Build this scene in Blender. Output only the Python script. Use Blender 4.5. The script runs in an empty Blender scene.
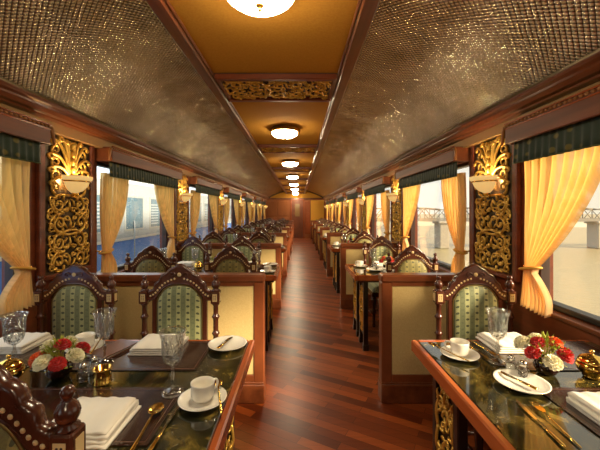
import bpy, math, random
from math import sin, cos, pi, radians, sqrt
from mathutils import Vector, Matrix
random.seed(7)
SC = bpy.context.scene
COL = SC.collection

# ------------------------------------------------------------------ geometry
class MB:
    def __init__(s): s.v = []; s.f = []; s.sm = []
    def add(s, vs, fs, smooth=False):
        b = len(s.v); s.v += [tuple(p) for p in vs]
        for f in fs: s.f.append([b+i for i in f]); s.sm.append(smooth)
        return s
    def box(s, x0, x1, y0, y1, z0, z1, c=0.0):
        x0, x1 = min(x0, x1), max(x0, x1); y0, y1 = min(y0, y1), max(y0, y1); z0, z1 = min(z0, z1), max(z0, z1)
        if c <= 0:
            vs = [(x, y, z) for x in (x0, x1) for y in (y0, y1) for z in (z0, z1)]
            return s.add(vs, [(0,1,3,2),(4,6,7,5),(0,4,5,1),(2,3,7,6),(0,2,6,4),(1,5,7,3)])
        idx = {}; vs = []
        P = ((x0, x1), (y0, y1), (z0, z1))
        for a in (0,1):
            for b in (0,1):
                for d in (0,1):
                    k = (a, b, d)
                    for ax in range(3):
                        q = []
                        for j in range(3):
                            val = P[j][k[j]]
                            if j != ax: val += c if k[j] == 0 else -c
                            q.append(val)
                        idx[(k, ax)] = len(vs); vs.append(q)
        fs = []
        for ax in range(3):
            o = [j for j in range(3) if j != ax]
            for e in (0,1):
                ring = []
                for (p, q) in ((0,0),(1,0),(1,1),(0,1)):
                    k = [0,0,0]; k[ax] = e; k[o[0]] = p; k[o[1]] = q
                    ring.append(idx[(tuple(k), ax)])
                fs.append(ring)
            for p in (0,1):
                for q in (0,1):
                    k0 = [0,0,0]; k0[o[0]] = p; k0[o[1]] = q; k1 = list(k0); k1[ax] = 1
                    k0, k1 = tuple(k0), tuple(k1)
                    fs.append([idx[(k0,o[0])], idx[(k1,o[0])], idx[(k1,o[1])], idx[(k0,o[1])]])
        for a in (0,1):
            for b in (0,1):
                for d in (0,1):
                    fs.append([idx[((a,b,d),0)], idx[((a,b,d),1)], idx[((a,b,d),2)]])
        return s.add(vs, fs)
    def lathe(s, prof, n=20, o=(0,0,0), sx=1, sy=1, arc=None):
        vs = []; fs = []; rings = []
        full = arc is None; a0, a1 = (0, 2*pi) if full else arc
        m = n if full else n+1
        for (r, z) in prof:
            if r < 1e-6 and full:
                rings.append([len(vs)]); vs.append((o[0], o[1], o[2]+z))
            else:
                rings.append(list(range(len(vs), len(vs)+m)))
                for i in range(m):
                    a = a0 + (a1-a0)*i/n
                    vs.append((o[0]+r*cos(a)*sx, o[1]+r*sin(a)*sy, o[2]+z))
        for A, B in zip(rings, rings[1:]):
            if len(A) == 1 and len(B) == 1: continue
            for i in range(n):
                j = (i+1) % m if full else i+1
                if len(A) == 1: fs.append((A[0], B[j], B[i]))
                elif len(B) == 1: fs.append((A[i], A[j], B[0]))
                else: fs.append((A[i], A[j], B[j], B[i]))
        return s.add(vs, fs, True)
    def tube(s, pts, rad, n=6, flat=1.0, up=None, cap=True):
        P = [Vector(p) for p in pts]; N = len(P)
        R = rad if isinstance(rad, (list, tuple)) else [rad]*N
        vs = []; fs = []
        ref = Vector(up) if up else None
        prev = None
        for i in range(N):
            t = (P[min(i+1, N-1)] - P[max(i-1, 0)])
            t = t.normalized() if t.length > 1e-9 else Vector((0,0,1))
            if ref is not None: a = ref - t*ref.dot(t)
            elif prev is not None: a = prev - t*prev.dot(t)
            else:
                a = Vector((0,0,1)) if abs(t.z) < .9 else Vector((1,0,0)); a = a - t*a.dot(t)
            a = a.normalized() if a.length > 1e-9 else Vector((1,0,0)); prev = a
            b = t.cross(a)
            for k in range(n):
                th = 2*pi*k/n
                vs.append(P[i] + (a*(cos(th)*flat) + b*sin(th))*R[i])
        for i in range(N-1):
            for k in range(n):
                k2 = (k+1) % n
                fs.append((i*n+k, i*n+k2, (i+1)*n+k2, (i+1)*n+k))
        if cap:
            fs.append(tuple(range(n))[::-1]); fs.append(tuple((N-1)*n+k for k in range(n)))
        return s.add(vs, fs, True)
    def prism(s, poly, axis, t0, t1):
        def mk(p, t):
            if axis == 'y': return (p[0], t, p[1])
            if axis == 'x': return (t, p[0], p[1])
            return (p[0], p[1], t)
        n = len(poly)
        vs = [mk(p, t0) for p in poly] + [mk(p, t1) for p in poly]
        fs = [tuple(range(n))[::-1], tuple(range(n, 2*n))] + [(i, (i+1) % n, n+(i+1) % n, n+i) for i in range(n)]
        return s.add(vs, fs)
    def ball(s, o, rx, ry=None, rz=None, n=12, m=8):
        ry = rx if ry is None else ry; rz = rx if rz is None else rz
        prof = [(sin(pi*i/m), -cos(pi*i/m)) for i in range(m+1)]
        prof = [(0 if r < 1e-6 else r, z) for r, z in prof]
        b = len(s.v); s.lathe(prof, n)
        for i in range(b, len(s.v)):
            v = s.v[i]; s.v[i] = (o[0]+v[0]*rx, o[1]+v[1]*ry, o[2]+v[2]*rz)
        return s
    def grid(s, fn, nu, nv, smooth=True):
        vs = [fn(i/nu, j/nv) for j in range(nv+1) for i in range(nu+1)]
        w = nu+1
        return s.add(vs, [(j*w+i, j*w+i+1, (j+1)*w+i+1, (j+1)*w+i) for j in range(nv) for i in range(nu)], smooth)
    def build(s, name, mat, parent=None, loc=None):
        me = bpy.data.meshes.new(name)
        me.from_pydata(s.v, [], s.f); me.validate(); me.update()
        import bmesh
        bm = bmesh.new(); bm.from_mesh(me); bmesh.ops.recalc_face_normals(bm, faces=bm.faces[:]); bm.to_mesh(me); bm.free()
        if len(me.polygons) == len(s.sm): me.polygons.foreach_set('use_smooth', s.sm)
        me.materials.append(mat)
        o = bpy.data.objects.new(name, me); COL.objects.link(o)
        if parent is not None: o.parent = parent
        if loc is not None: o.location = loc
        return o

def tag(o, label, cat, group=None):
    o['label'] = label; o['category'] = cat
    if group: o['group'] = group
    return o
def empty(name, loc=(0,0,0), rz=0):
    o = bpy.data.objects.new(name, None); COL.objects.link(o); o.location = loc; o.rotation_euler = (0,0,rz); o.empty_display_size = .1
    return o
def struct(o): o['kind'] = 'structure'; return o
def dup(root, loc=None, rz=None, label=None):
    r = root.copy(); COL.objects.link(r)
    if loc is not None: r.location = loc
    if rz is not None: r.rotation_euler = (0,0,rz)
    if label: r['label'] = label
    for ch in list(root.children):
        c = ch.copy(); COL.objects.link(c); c.parent = r
        for g in list(ch.children):
            d = g.copy(); COL.objects.link(d); d.parent = c
    return r
class Kit:
    """first call moves the built thing itself, later calls copy it"""
    def __init__(s, root): s.root = root; s.used = False
    def put(s, loc, rz, label):
        if not s.used:
            s.used = True; s.root.location = loc; s.root.rotation_euler = (0,0,rz); s.root['label'] = label
            return s.root
        return dup(s.root, loc, rz, label)

# ------------------------------------------------------------------ materials
def new_mat(name):
    m = bpy.data.materials.new(name); m.use_nodes = True
    nt = m.node_tree; nt.nodes.clear()
    out = nt.nodes.new('ShaderNodeOutputMaterial')
    return m, nt, out
def N(nt, typ, **kw):
    n = nt.nodes.new(typ)
    for k, v in kw.items():
        if k in n.inputs: n.inputs[k].default_value = v
        else: setattr(n, k, v)
    return n
def rgb(r, g, b):
    f = lambda c: ((c/255+.055)/1.055)**2.4 if c > 10 else c/255/12.92
    return (f(r), f(g), f(b), 1)
def principled(name, col, rough=.5, metal=0, coat=0, spec=.5, emis=None, estr=0, noise=None, bump=None, sheen=0):
    """noise=(scale xyz, amount colour2)  bump=(scale, strength)"""
    m, nt, out = new_mat(name); p = N(nt, 'ShaderNodeBsdfPrincipled')
    p.inputs['Base Color'].default_value = col; p.inputs['Roughness'].default_value = rough; p.inputs['Metallic'].default_value = metal
    p.inputs['Coat Weight'].default_value = coat; p.inputs['Coat Roughness'].default_value = .1; p.inputs['Specular IOR Level'].default_value = spec
    p.inputs['Sheen Weight'].default_value = sheen
    if emis: p.inputs['Emission Color'].default_value = emis; p.inputs['Emission Strength'].default_value = estr
    L = nt.links.new
    tc = N(nt, 'ShaderNodeTexCoord')
    if noise:
        mp = N(nt, 'ShaderNodeMapping'); mp.inputs['Scale'].default_value = noise[0]
        nz = N(nt, 'ShaderNodeTexNoise', Scale=1.0, Detail=5.0, Roughness=.6)
        rp = N(nt, 'ShaderNodeValToRGB'); rp.color_ramp.elements[0].position = .3; rp.color_ramp.elements[1].position = .7
        rp.color_ramp.elements[0].color = col; rp.color_ramp.elements[1].color = noise[1]
        L(tc.outputs['Object'], mp.inputs['Vector']); L(mp.outputs[0], nz.inputs['Vector']); L(nz.outputs['Fac'], rp.inputs[0]); L(rp.outputs[0], p.inputs['Base Color'])
    if bump:
        nb = N(nt, 'ShaderNodeTexNoise', Scale=bump[0], Detail=3.0); bp = N(nt, 'ShaderNodeBump', Strength=bump[1], Distance=.005)
        L(tc.outputs['Object'], nb.inputs['Vector']); L(nb.outputs['Fac'], bp.inputs['Height']); L(bp.outputs[0], p.inputs['Normal'])
    L(p.outputs[0], out.inputs[0])
    return m

WOOD = principled('mahogany', rgb(92,40,22), .32, coat=.3, noise=((1.2,1.2,14), rgb(128,64,34)))
FRIEZE = principled('tan_frieze', rgb(168,128,72), .6)
PELM = principled('pelmet_wood', rgb(92,46,24), .5, noise=((14,.8,14), rgb(126,68,36)))
WOODH = principled('mahogany_long', rgb(88,42,22), .3, coat=.35, noise=((14,.8,14), rgb(130,70,38)))
EDGE = principled('table_edge_wood', rgb(150,70,32), .22, coat=.6, noise=((20,2,20), rgb(176,92,46)))
DIVW = principled('divider_wood', rgb(108,54,28), .35, coat=.2, noise=((6,6,6), rgb(134,72,40)))
CHAIRW = principled('chair_wood', rgb(62,30,20), .25, coat=.5, noise=((9,9,3), rgb(88,46,30)))
DARKW = principled('dark_wood', rgb(46,24,15), .4, coat=.2)
BLACKW = principled('black_lacquer', rgb(20,14,12), .3, coat=.4)
INLAY = principled('inlay', rgb(206,180,130), .3)
GOLD = principled('gold_leaf', rgb(214,164,72), .3, metal=1.0, bump=(60,.25))
GOLDC = principled('carved_gold', rgb(226,180,84), .36, metal=.65, bump=(90,.35))
BRASS = principled('polished_brass', rgb(232,190,96), .14, metal=1.0)
CHINA = principled('white_china', rgb(238,232,220), .12, coat=.5)
LINEN = principled('white_linen', rgb(236,228,214), .8, bump=(220,.15), sheen=.2)
LEATHER = principled('brown_leather', rgb(52,30,22), .2, coat=.5, bump=(300,.12))
MENU = principled('tan_leather', rgb(104,62,36), .35, coat=.2)
BLACK = principled('black_rubber', rgb(14,14,16), .45)
FABRIC = principled('cream_wallcloth', rgb(214,188,128), .75, noise=((120,120,120), rgb(200,170,108)), sheen=.2)
GOLDPANEL = principled('ochre_ceiling_cloth', rgb(196,142,58), .9, spec=.05, noise=((90,90,90), rgb(184,130,50)))
GOLDWALL = principled('ochre_wall', rgb(238,176,60), .6)
ENDW = principled('amber_wood_panelling', rgb(150,82,34), .4, coat=.2, noise=((3,3,1), rgb(176,102,46)))
DARKBACK = principled('dark_backing', rgb(40,26,16), .35, noise=((8,8,8), rgb(66,44,28)))
BACKM = principled('antique_mirror', rgb(92,78,58), .3, metal=.5, noise=((9,9,9), rgb(50,38,26)))
WINEGLASS = principled('dark_red_glass', rgb(48,20,16), .06, coat=.8)
PETR = principled('red_petals', rgb(206,30,22), .6, sheen=.3)
PETW = principled('cream_petals', rgb(244,236,206), .6, sheen=.3)
PETO = principled('orange_petals', rgb(232,110,28), .6, sheen=.3)
LEAF = principled('yellow_green_leaves', rgb(130,150,40), .5, noise=((60,60,60), rgb(196,196,70)))
BULB = principled('lamp_bulb', rgb(255,220,150), .5, emis=(1,.74,.40,1), estr=120)
LAMPG = principled('opal_glass', rgb(250,235,200), .25, emis=(1,.83,.55,1), estr=76)
SCONCE = principled('alabaster', rgb(236,186,100), .4, emis=(1,.66,.24,1), estr=.55, noise=((14,14,14), rgb(232,190,122)))

def silver_mat():
    m, nt, out = new_mat('embossed_white_metal'); L = nt.links.new
    p = N(nt, 'ShaderNodeBsdfPrincipled', Roughness=.27, Metallic=1.0)
    tc = N(nt, 'ShaderNodeTexCoord'); sp = N(nt, 'ShaderNodeSeparateXYZ'); L(tc.outputs['Object'], sp.inputs[0])
    def math_(op, a, b=None):
        n = N(nt, 'ShaderNodeMath'); n.operation = op
        for i, x in enumerate((a, b)):
            if x is None: continue
            if isinstance(x, (int, float)): n.inputs[i].default_value = x
            else: L(x, n.inputs[i])
        return n.outputs[0]
    k = 2*pi/.056
    u = math_('MULTIPLY', math_('ADD', sp.outputs[0], sp.outputs[1]), k); v = math_('MULTIPLY', math_('SUBTRACT', sp.outputs[0], sp.outputs[1]), k)
    h = math_('ADD', math_('ABSOLUTE', math_('SINE', u)), math_('ABSOLUTE', math_('SINE', v)))
    nz = N(nt, 'ShaderNodeTexNoise', Scale=30.0, Detail=3.0); L(tc.outputs['Object'], nz.inputs['Vector'])
    h2 = math_('ADD', h, math_('MULTIPLY', nz.outputs['Fac'], .65))
    bp = N(nt, 'ShaderNodeBump', Strength=1.0, Distance=.005); L(h2, bp.inputs['Height']); L(bp.outputs[0], p.inputs['Normal'])
    rp = N(nt, 'ShaderNodeValToRGB'); rp.color_ramp.elements[0].color = rgb(196,188,168); rp.color_ramp.elements[1].color = rgb(246,238,220)
    rp.color_ramp.elements[0].position = .35; rp.color_ramp.elements[1].position = .65
    n2 = N(nt, 'ShaderNodeTexNoise', Scale=5.0, Detail=6.0); L(tc.outputs['Object'], n2.inputs['Vector']); L(n2.outputs['Fac'], rp.inputs[0])
    g = N(nt, 'ShaderNodeMapRange'); g.inputs['From Min'].default_value = .08; g.inputs['From Max'].default_value = .5
    L(math_('MINIMUM', math_('ABSOLUTE', math_('SINE', u)), math_('ABSOLUTE', math_('SINE', v))), g.inputs[0])
    mx = N(nt, 'ShaderNodeMixRGB'); mx.inputs[1].default_value = rgb(70,60,46); L(g.outputs[0], mx.inputs[0]); L(rp.outputs[0], mx.inputs[2])
    L(mx.outputs[0], p.inputs['Base Color']); L(p.outputs[0], out.inputs[0])
    return m
SILVER = silver_mat()

def floor_mat():
    m, nt, out = new_mat('mahogany_strip_floor'); L = nt.links.new
    p = N(nt, 'ShaderNodeBsdfPrincipled', Roughness=.33); p.inputs['Specular IOR Level'].default_value = .35; p.inputs['Coat Weight'].default_value = .03; p.inputs['Coat Roughness'].default_value = .18
    tc = N(nt, 'ShaderNodeTexCoord'); mp = N(nt, 'ShaderNodeMapping'); mp.inputs['Rotation'].default_value = (0, 0, radians(29))
    br = N(nt, 'ShaderNodeTexBrick', Scale=1.0); br.offset = .37
    br.inputs['Brick Width'].default_value = .62; br.inputs['Row Height'].default_value = .068; br.inputs['Mortar Size'].default_value = .0012
    br.inputs['Color1'].default_value = rgb(96,38,16); br.inputs['Color2'].default_value = rgb(170,84,36); br.inputs['Mortar'].default_value = rgb(46,16,10); br.inputs['Bias'].default_value = -.1
    nz = N(nt, 'ShaderNodeTexNoise', Scale=1.0, Detail=5.0); mp2 = N(nt, 'ShaderNodeMapping'); mp2.inputs['Rotation'].default_value = (0,0,radians(29)); mp2.inputs['Scale'].default_value = (4, 60, 1)
    mx = N(nt, 'ShaderNodeMixRGB'); mx.blend_type = 'OVERLAY'; mx.inputs[0].default_value = .35
    L(tc.outputs['Object'], mp.inputs[0]); L(mp.outputs[0], br.inputs['Vector']); L(tc.outputs['Object'], mp2.inputs[0]); L(mp2.outputs[0], nz.inputs['Vector'])
    L(br.outputs['Color'], mx.inputs[1]); L(nz.outputs['Fac'], mx.inputs[2]); L(mx.outputs[0], p.inputs['Base Color']); L(p.outputs[0], out.inputs[0])
    return m
FLOOR = floor_mat()

def marble_mat():
    m, nt, out = new_mat('green_gold_marble'); L = nt.links.new
    p = N(nt, 'ShaderNodeBsdfPrincipled', Roughness=.07); p.inputs['Coat Weight'].default_value = .6; p.inputs['Coat Roughness'].default_value = .03
    tc = N(nt, 'ShaderNodeTexCoord'); nz = N(nt, 'ShaderNodeTexNoise', Scale=9.0, Detail=8.0, Roughness=.65, Distortion=1.2)
    rp = N(nt, 'ShaderNodeValToRGB'); e = rp.color_ramp.elements
    e[0].position = .3; e[0].color = rgb(14,16,10); e[1].position = .75; e[1].color = rgb(160,134,66)
    x = e.new(.48); x.color = rgb(36,36,20); x = e.new(.6); x.color = rgb(84,72,32)
    L(tc.outputs['Object'], nz.inputs['Vector']); L(nz.outputs['Fac'], rp.inputs[0]); L(rp.outputs[0], p.inputs['Base Color']); L(p.outputs[0], out.inputs[0])
    return m
MARBLE = marble_mat()

def damask_mat(name, base, alt, dot):
    m, nt, out = new_mat(name); L = nt.links.new
    p = N(nt, 'ShaderNodeBsdfPrincipled', Roughness=.6); p.inputs['Sheen Weight'].default_value = .4
    tc = N(nt, 'ShaderNodeTexCoord'); sp = N(nt, 'ShaderNodeSeparateXYZ'); L(tc.outputs['Object'], sp.inputs[0])
    def mt(op, a, b=None):
        n = N(nt, 'ShaderNodeMath'); n.operation = op
        for i, x in enumerate((a, b)):
            if x is None: continue
            if isinstance(x, (int, float)): n.inputs[i].default_value = x
            else: L(x, n.inputs[i])
        return n.outputs[0]
    zz = mt('ADD', sp.outputs[2], sp.outputs[1])
    cx = mt('COSINE', mt('MULTIPLY', sp.outputs[0], 2*pi/.058)); cz = mt('COSINE', mt('MULTIPLY', zz, 2*pi/.040))
    stripe = mt('GREATER_THAN', cx, .1)
    d = mt('GREATER_THAN', mt('ADD', mt('MULTIPLY', cx, 1.0), cz), 1.45)
    d2 = mt('GREATER_THAN', mt('SUBTRACT', mt('MULTIPLY', cz, -1.0), cx), 1.65)
    nz = N(nt, 'ShaderNodeTexNoise', Scale=180.0); L(tc.outputs['Object'], nz.inputs['Vector'])
    m1 = N(nt, 'ShaderNodeMixRGB'); m1.inputs[1].default_value = base; m1.inputs[2].default_value = alt; L(stripe, m1.inputs[0])
    m2 = N(nt, 'ShaderNodeMixRGB'); m2.inputs[2].default_value = dot; L(m1.outputs[0], m2.inputs[1]); L(d, m2.inputs[0])
    m3 = N(nt, 'ShaderNodeMixRGB'); m3.inputs[2].default_value = dot; L(m2.outputs[0], m3.inputs[1]); L(mt('MULTIPLY', d2, .3), m3.inputs[0])
    m4 = N(nt, 'ShaderNodeMixRGB'); m4.blend_type = 'OVERLAY'; m4.inputs[0].default_value = .4; L(m3.outputs[0], m4.inputs[1]); L(nz.outputs['Fac'], m4.inputs[2])
    L(m4.outputs[0], p.inputs['Base Color']); L(p.outputs[0], out.inputs[0])
    return m
DAMASK = damask_mat('green_striped_damask', rgb(110,116,80), rgb(160,160,110), rgb(62,70,46))
OLIVE = damask_mat('olive_striped_damask', rgb(112,104,52), rgb(138,126,66), rgb(66,66,32))

def valance_mat():
    m, nt, out = new_mat('green_valance_cloth'); L = nt.links.new
    p = N(nt, 'ShaderNodeBsdfPrincipled', Roughness=.7); p.inputs['Sheen Weight'].default_value = .2
    tc = N(nt, 'ShaderNodeTexCoord'); mp = N(nt, 'ShaderNodeMapping'); mp.inputs['Scale'].default_value = (0, 11, 14)
    vo = N(nt, 'ShaderNodeTexVoronoi', Scale=1.0, Randomness=.35)
    rp = N(nt, 'ShaderNodeValToRGB'); rp.color_ramp.elements[0].position = .16; rp.color_ramp.elements[0].color = rgb(110,100,44); rp.color_ramp.elements[1].position = .26; rp.color_ramp.elements[1].color = rgb(26,48,34)
    L(tc.outputs['Object'], mp.inputs[0]); L(mp.outputs[0], vo.inputs['Vector']); L(vo.outputs['Distance'], rp.inputs[0]); L(rp.outputs[0], p.inputs['Base Color']); L(p.outputs[0], out.inputs[0])
    return m
VALANCE = valance_mat()

def curtain_mat():
    m, nt, out = new_mat('sheer_cream_curtain'); L = nt.links.new
    d = N(nt, 'ShaderNodeBsdfDiffuse', Color=rgb(250,230,182)); t = N(nt, 'ShaderNodeBsdfTranslucent', Color=rgb(248,192,88)); tr = N(nt, 'ShaderNodeBsdfTransparent', Color=rgb(255,244,214))
    a = N(nt, 'ShaderNodeMixShader', Fac=.45); b = N(nt, 'ShaderNodeMixShader')
    tc = N(nt, 'ShaderNodeTexCoord'); mp = N(nt, 'ShaderNodeMapping'); mp.inputs['Scale'].default_value = (0, 34, 2); nz = N(nt, 'ShaderNodeTexNoise', Scale=1.0, Detail=4.0)
    mr = N(nt, 'ShaderNodeMapRange'); mr.inputs['From Min'].default_value = .3; mr.inputs['From Max'].default_value = .7; mr.inputs['To Min'].default_value = .03; mr.inputs['To Max'].default_value = .5
    L(tc.outputs['Object'], mp.inputs[0]); L(mp.outputs[0], nz.inputs['Vector']); L(nz.outputs['Fac'], mr.inputs[0]); L(mr.outputs[0], b.inputs[0])
    L(d.outputs[0], a.inputs[1]); L(t.outputs[0], a.inputs[2]); L(a.outputs[0], b.inputs[1]); L(tr.outputs[0], b.inputs[2]); L(b.outputs[0], out.inputs[0])
    return m
CURTAIN = curtain_mat()
def clear_mat(name, tint, rough=0.0, bump=None, base=.04, frost=0.0):
    m, nt, out = new_mat(name); L = nt.links.new
    tr = N(nt, 'ShaderNodeBsdfTransparent', Color=tint); g = N(nt, 'ShaderNodeBsdfGlossy', Roughness=rough); g.inputs['Color'].default_value = (1,1,1,1)
    lw = N(nt, 'ShaderNodeLayerWeight', Blend=.5); mx = N(nt, 'ShaderNodeMixShader')
    fr = N(nt, 'ShaderNodeMath'); fr.operation = 'POWER'; fr.inputs[1].default_value = 5.0; L(lw.outputs['Facing'], fr.inputs[0])
    if bump:
        tc = N(nt, 'ShaderNodeTexCoord'); vo = N(nt, 'ShaderNodeTexVoronoi', Scale=bump[0]); bp = N(nt, 'ShaderNodeBump', Strength=bump[1], Distance=.01)
        L(tc.outputs['Object'], vo.inputs['Vector']); L(vo.outputs['Distance'], bp.inputs['Height']); L(bp.outputs[0], g.inputs['Normal']); L(bp.outputs[0], lw.inputs['Normal'])
    ad = N(nt, 'ShaderNodeMath'); ad.operation = 'ADD'; ad.use_clamp = True; ad.inputs[1].default_value = base
    L(fr.outputs[0], ad.inputs[0]); L(ad.outputs[0], mx.inputs[0]); L(tr.outputs[0], mx.inputs[1]); L(g.outputs[0], mx.inputs[2]); L(mx.outputs[0], out.inputs[0])
    return m
STEM = clear_mat('crystal_stem', (.80,.79,.76,1), .03, (40,.5), base=.14)
PANE = clear_mat('window_glass', (.98,.985,.985,1), base=.015)
CRYSTAL = clear_mat('cut_crystal', (.90,.90,.88,1), .04, (110, 1.0), base=.09)
CLEAR = clear_mat('plain_crystal', (.95,.95,.94,1), .02, None, base=.06)

# ------------------------------------------------------------------ plan
CX, CZ = .128, 1.379
PITCH, Y0 = 2.29, .08
NB = 7
WX = 1.54            # inner face of the side walls
Yb = lambda b: Y0 + PITCH*b
P = lambda k: Y0 + PITCH*(k+1)
YEND = P(6) + .75
YBACK = Yb(-1) - .05
TZ = .75
ORD = ['first','second','third','fourth','fifth','sixth','seventh','eighth']
SIDE = {-1: 'left of the aisle', 1: 'right of the aisle'}
def at(px, py, z=TZ):
    d = 330*(CZ-z)/(py-211); return ((px-298.5)*d/330 + CX, d)

# ------------------------------------------------------------------ setting
b = MB(); b.box(-1.7, 1.7, YBACK-.1, YEND+.1, -.08, 0); struct(b.build('floor', FLOOR))
for s, nm in ((-1, 'left'), (1, 'right')):
    b = MB(); b.box(s*WX, s*1.68, YBACK, YEND, 0, .80); b.box(s*WX, s*1.68, YBACK, YEND, 1.80, 2.6)
    edges = [YBACK]
    for k in range(-2, 7): edges += [max(P(k)-.36, YBACK), P(k)+.36]
    for i in range(0, len(edges)-1, 1):
        pass
    for k in range(-2, 7):
        y0 = max(P(k)-.36, YBACK); y1 = P(k)+.36 if k < 6 else YEND
        if y1 > y0: b.box(s*WX, s*1.68, y0, y1, .80, 1.80)
    struct(b.build('wall_'+nm, WOOD))
    b = MB(); b.box(s*(WX-.015), s*WX, YBACK, YEND, 0, .14, .004); struct(b.build('baseboard_'+nm, DARKW))
# end walls
b = MB(); b.box(-1.68, 1.68, YEND, YEND+.1, 0, 2.6)
struct(b.build('wall_end', ENDW))
b = MB(); b.box(-1.68, 1.68, YBACK-.1, YBACK, 0, 2.6); struct(b.build('wall_behind_camera', WOOD))
b = MB(); b.box(-1.7, 1.7, YBACK-.1, YEND+.1, 2.58, 2.66); struct(b.build('roof', principled('grey_roof', rgb(120,118,112), .7)))
# lunette and end panelling
def vault(x): return 2.045 + .42*(1-(abs(x)/1.42)**2.2)
poly = [(-1.42+2.84*i/24, vault(-1.42+2.84*i/24)) for i in range(25)]
b = MB(); b.prism(poly, 'y', YEND-.02, YEND); struct(b.build('trim_1', GOLDPANEL))
b = MB(); b.tube([(p[0], YEND-.03, p[1]-.015) for p in poly], .028, 6); struct(b.build('trim_2', DARKW))
b = MB(); b.box(-1.54, 1.54, YEND-.05, YEND, 1.97, 2.05, .01); struct(b.build('trim_3', WOODH))
# door at the end
d = struct(empty('door_1', (.07, YEND, 0)))
b = MB(); b.box(-.29, .29, -.03, 0, 0, 1.95, .006); b.build('door_leaf', DIVW, d)
b = MB(); b.box(-.36,-.29,-.06,0,0,1.97,.008); b.box(.29,.36,-.06,0,0,1.97,.008); b.box(-.29,.29,-.06,0,1.93,1.97,.008); b.build('door_frame', EDGE, d)
b = MB(); b.box(-.12, .12, -.036, -.03, 1.1, 1.75, .004); b.build('door_window', principled('dim_door_glass', rgb(150,120,80), .1), d)
b = MB(); b.tube([(.22,-.03,.98),(.22,-.075,.98),(.16,-.075,.98)], .01); b.build('door_handle', BRASS, d)
b = MB(); b.box(.76, 1.42, YEND-.02, YEND, .9, 1.92, .005); struct(b.build('trim_4', GOLDWALL))
b = MB()
for x0, x1 in ((-1.45,-.98),(-.92,-.4)):
    b.box(x0, x1, YEND-.02, YEND, 1.15, 1.88, .01); b.box(x0, x1, YEND-.02, YEND, .2, 1.05, .01)
struct(b.build('trim_5', ENDW))
b = MB(); b.box(.45, .72, YEND-.02, YEND, .2, 1.88, .01); struct(b.build('trim_6', EDGE))

# ceiling
PXH = .415; PCX = -.02
b = MB(); b.box(PCX-PXH, PCX+PXH, YBACK, YEND-.2, 2.275, 2.30); struct(b.build('ceiling', GOLDPANEL))
for s in (-1, 1):
    b = MB()
    def fn(u, v, s=s):
        x = .46 + (1.42-.46)*u; return (s*x, YBACK + (YEND-YBACK)*v, vault(x))
    b.grid(fn, 24, 40)
    def fn2(u, v, s=s):
        x = .46 + (1.42-.46)*u; return (s*x, YBACK + (YEND-YBACK)*v, vault(x)+.03)
    b.grid(fn2, 24, 2)
    struct(b.build('ceiling', SILVER))
    b = MB(); b.box(PCX+s*PXH, PCX+s*(PXH+.072), YBACK, YEND-.2, 2.245, 2.47, .008)
    b.box(PCX+s*(PXH-.014), PCX+s*PXH, YBACK, YEND-.2, 2.258, 2.275, .004)
    struct(b.build('trim_%d' % (7 if s < 0 else 8), WOODH))
    # cornice
    prof = [(1.425,2.075),(1.395,2.06),(1.385,2.04),(1.385,2.025),(1.40,2.015),(1.395,2.0),(1.41,1.98),(1.435,1.975),(1.44,1.966),(1.46,1.962),(1.54,1.962),(1.54,2.2),(1.43,2.2)]
    b = MB(); b.prism([(s*x, z) for x, z in prof], 'y', YBACK, YEND)
    struct(b.build('trim_%d' % (9 if s < 0 else 10), WOODH))
    b = MB(); b.box(s*1.475, s*WX, YBACK, YEND, 1.895, 1.965); struct(b.build('trim_%d' % (14 if s < 0 else 15), FRIEZE))
    b = MB()
    b.tube([(s*1.40, YBACK+.02, 2.056), (s*1.40, YEND-.02, 2.056)], .012, 6)
    struct(b.build('trim_%d' % (11 if s < 0 else 12), principled('pewter_bead', rgb(120,104,80), .35, metal=.8)))
b = MB(); b.box(-.5, .46, YEND-.24, YEND-.2, 2.245, 2.5, .005); struct(b.build('trim_13', WOODH))

# windows
wn = 0
for s in (-1, 1):
    for k in range(-1, NB):
        wn += 1
        y0, y1 = Yb(k)+.36, Yb(k)+1.93
        w = struct(empty('window_%d' % wn, (s*1.61, (y0+y1)/2, .80))); h = (y1-y0)/2
        b = MB(); b.box(-.03,.03,-h,-h+.03,0,1.0,.004); b.box(-.03,.03,h-.03,h,0,1.0,.004); b.box(-.03,.03,-h+.03,h-.03,.97,1.0,.004)
        b.build('window_frame', DARKW, w)
        b = MB(); b.box(-.035,.035,-h+.03,h-.03,.018,.05,.006); b.build('window_gasket', BLACK, w)
        b = MB(); b.box(-s*.10,.0 if s > 0 else 0,-h,h,0,.018,.003) if False else b.box(-s*.095,s*.03,-h,h,-.002,.018,.003); b.build('window_sill', WOODH, w)
        b = MB(); b.box(-.003,.003,-h+.03,h-.03,.05,.97); b.build('window_pane', PANE, w)

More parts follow.
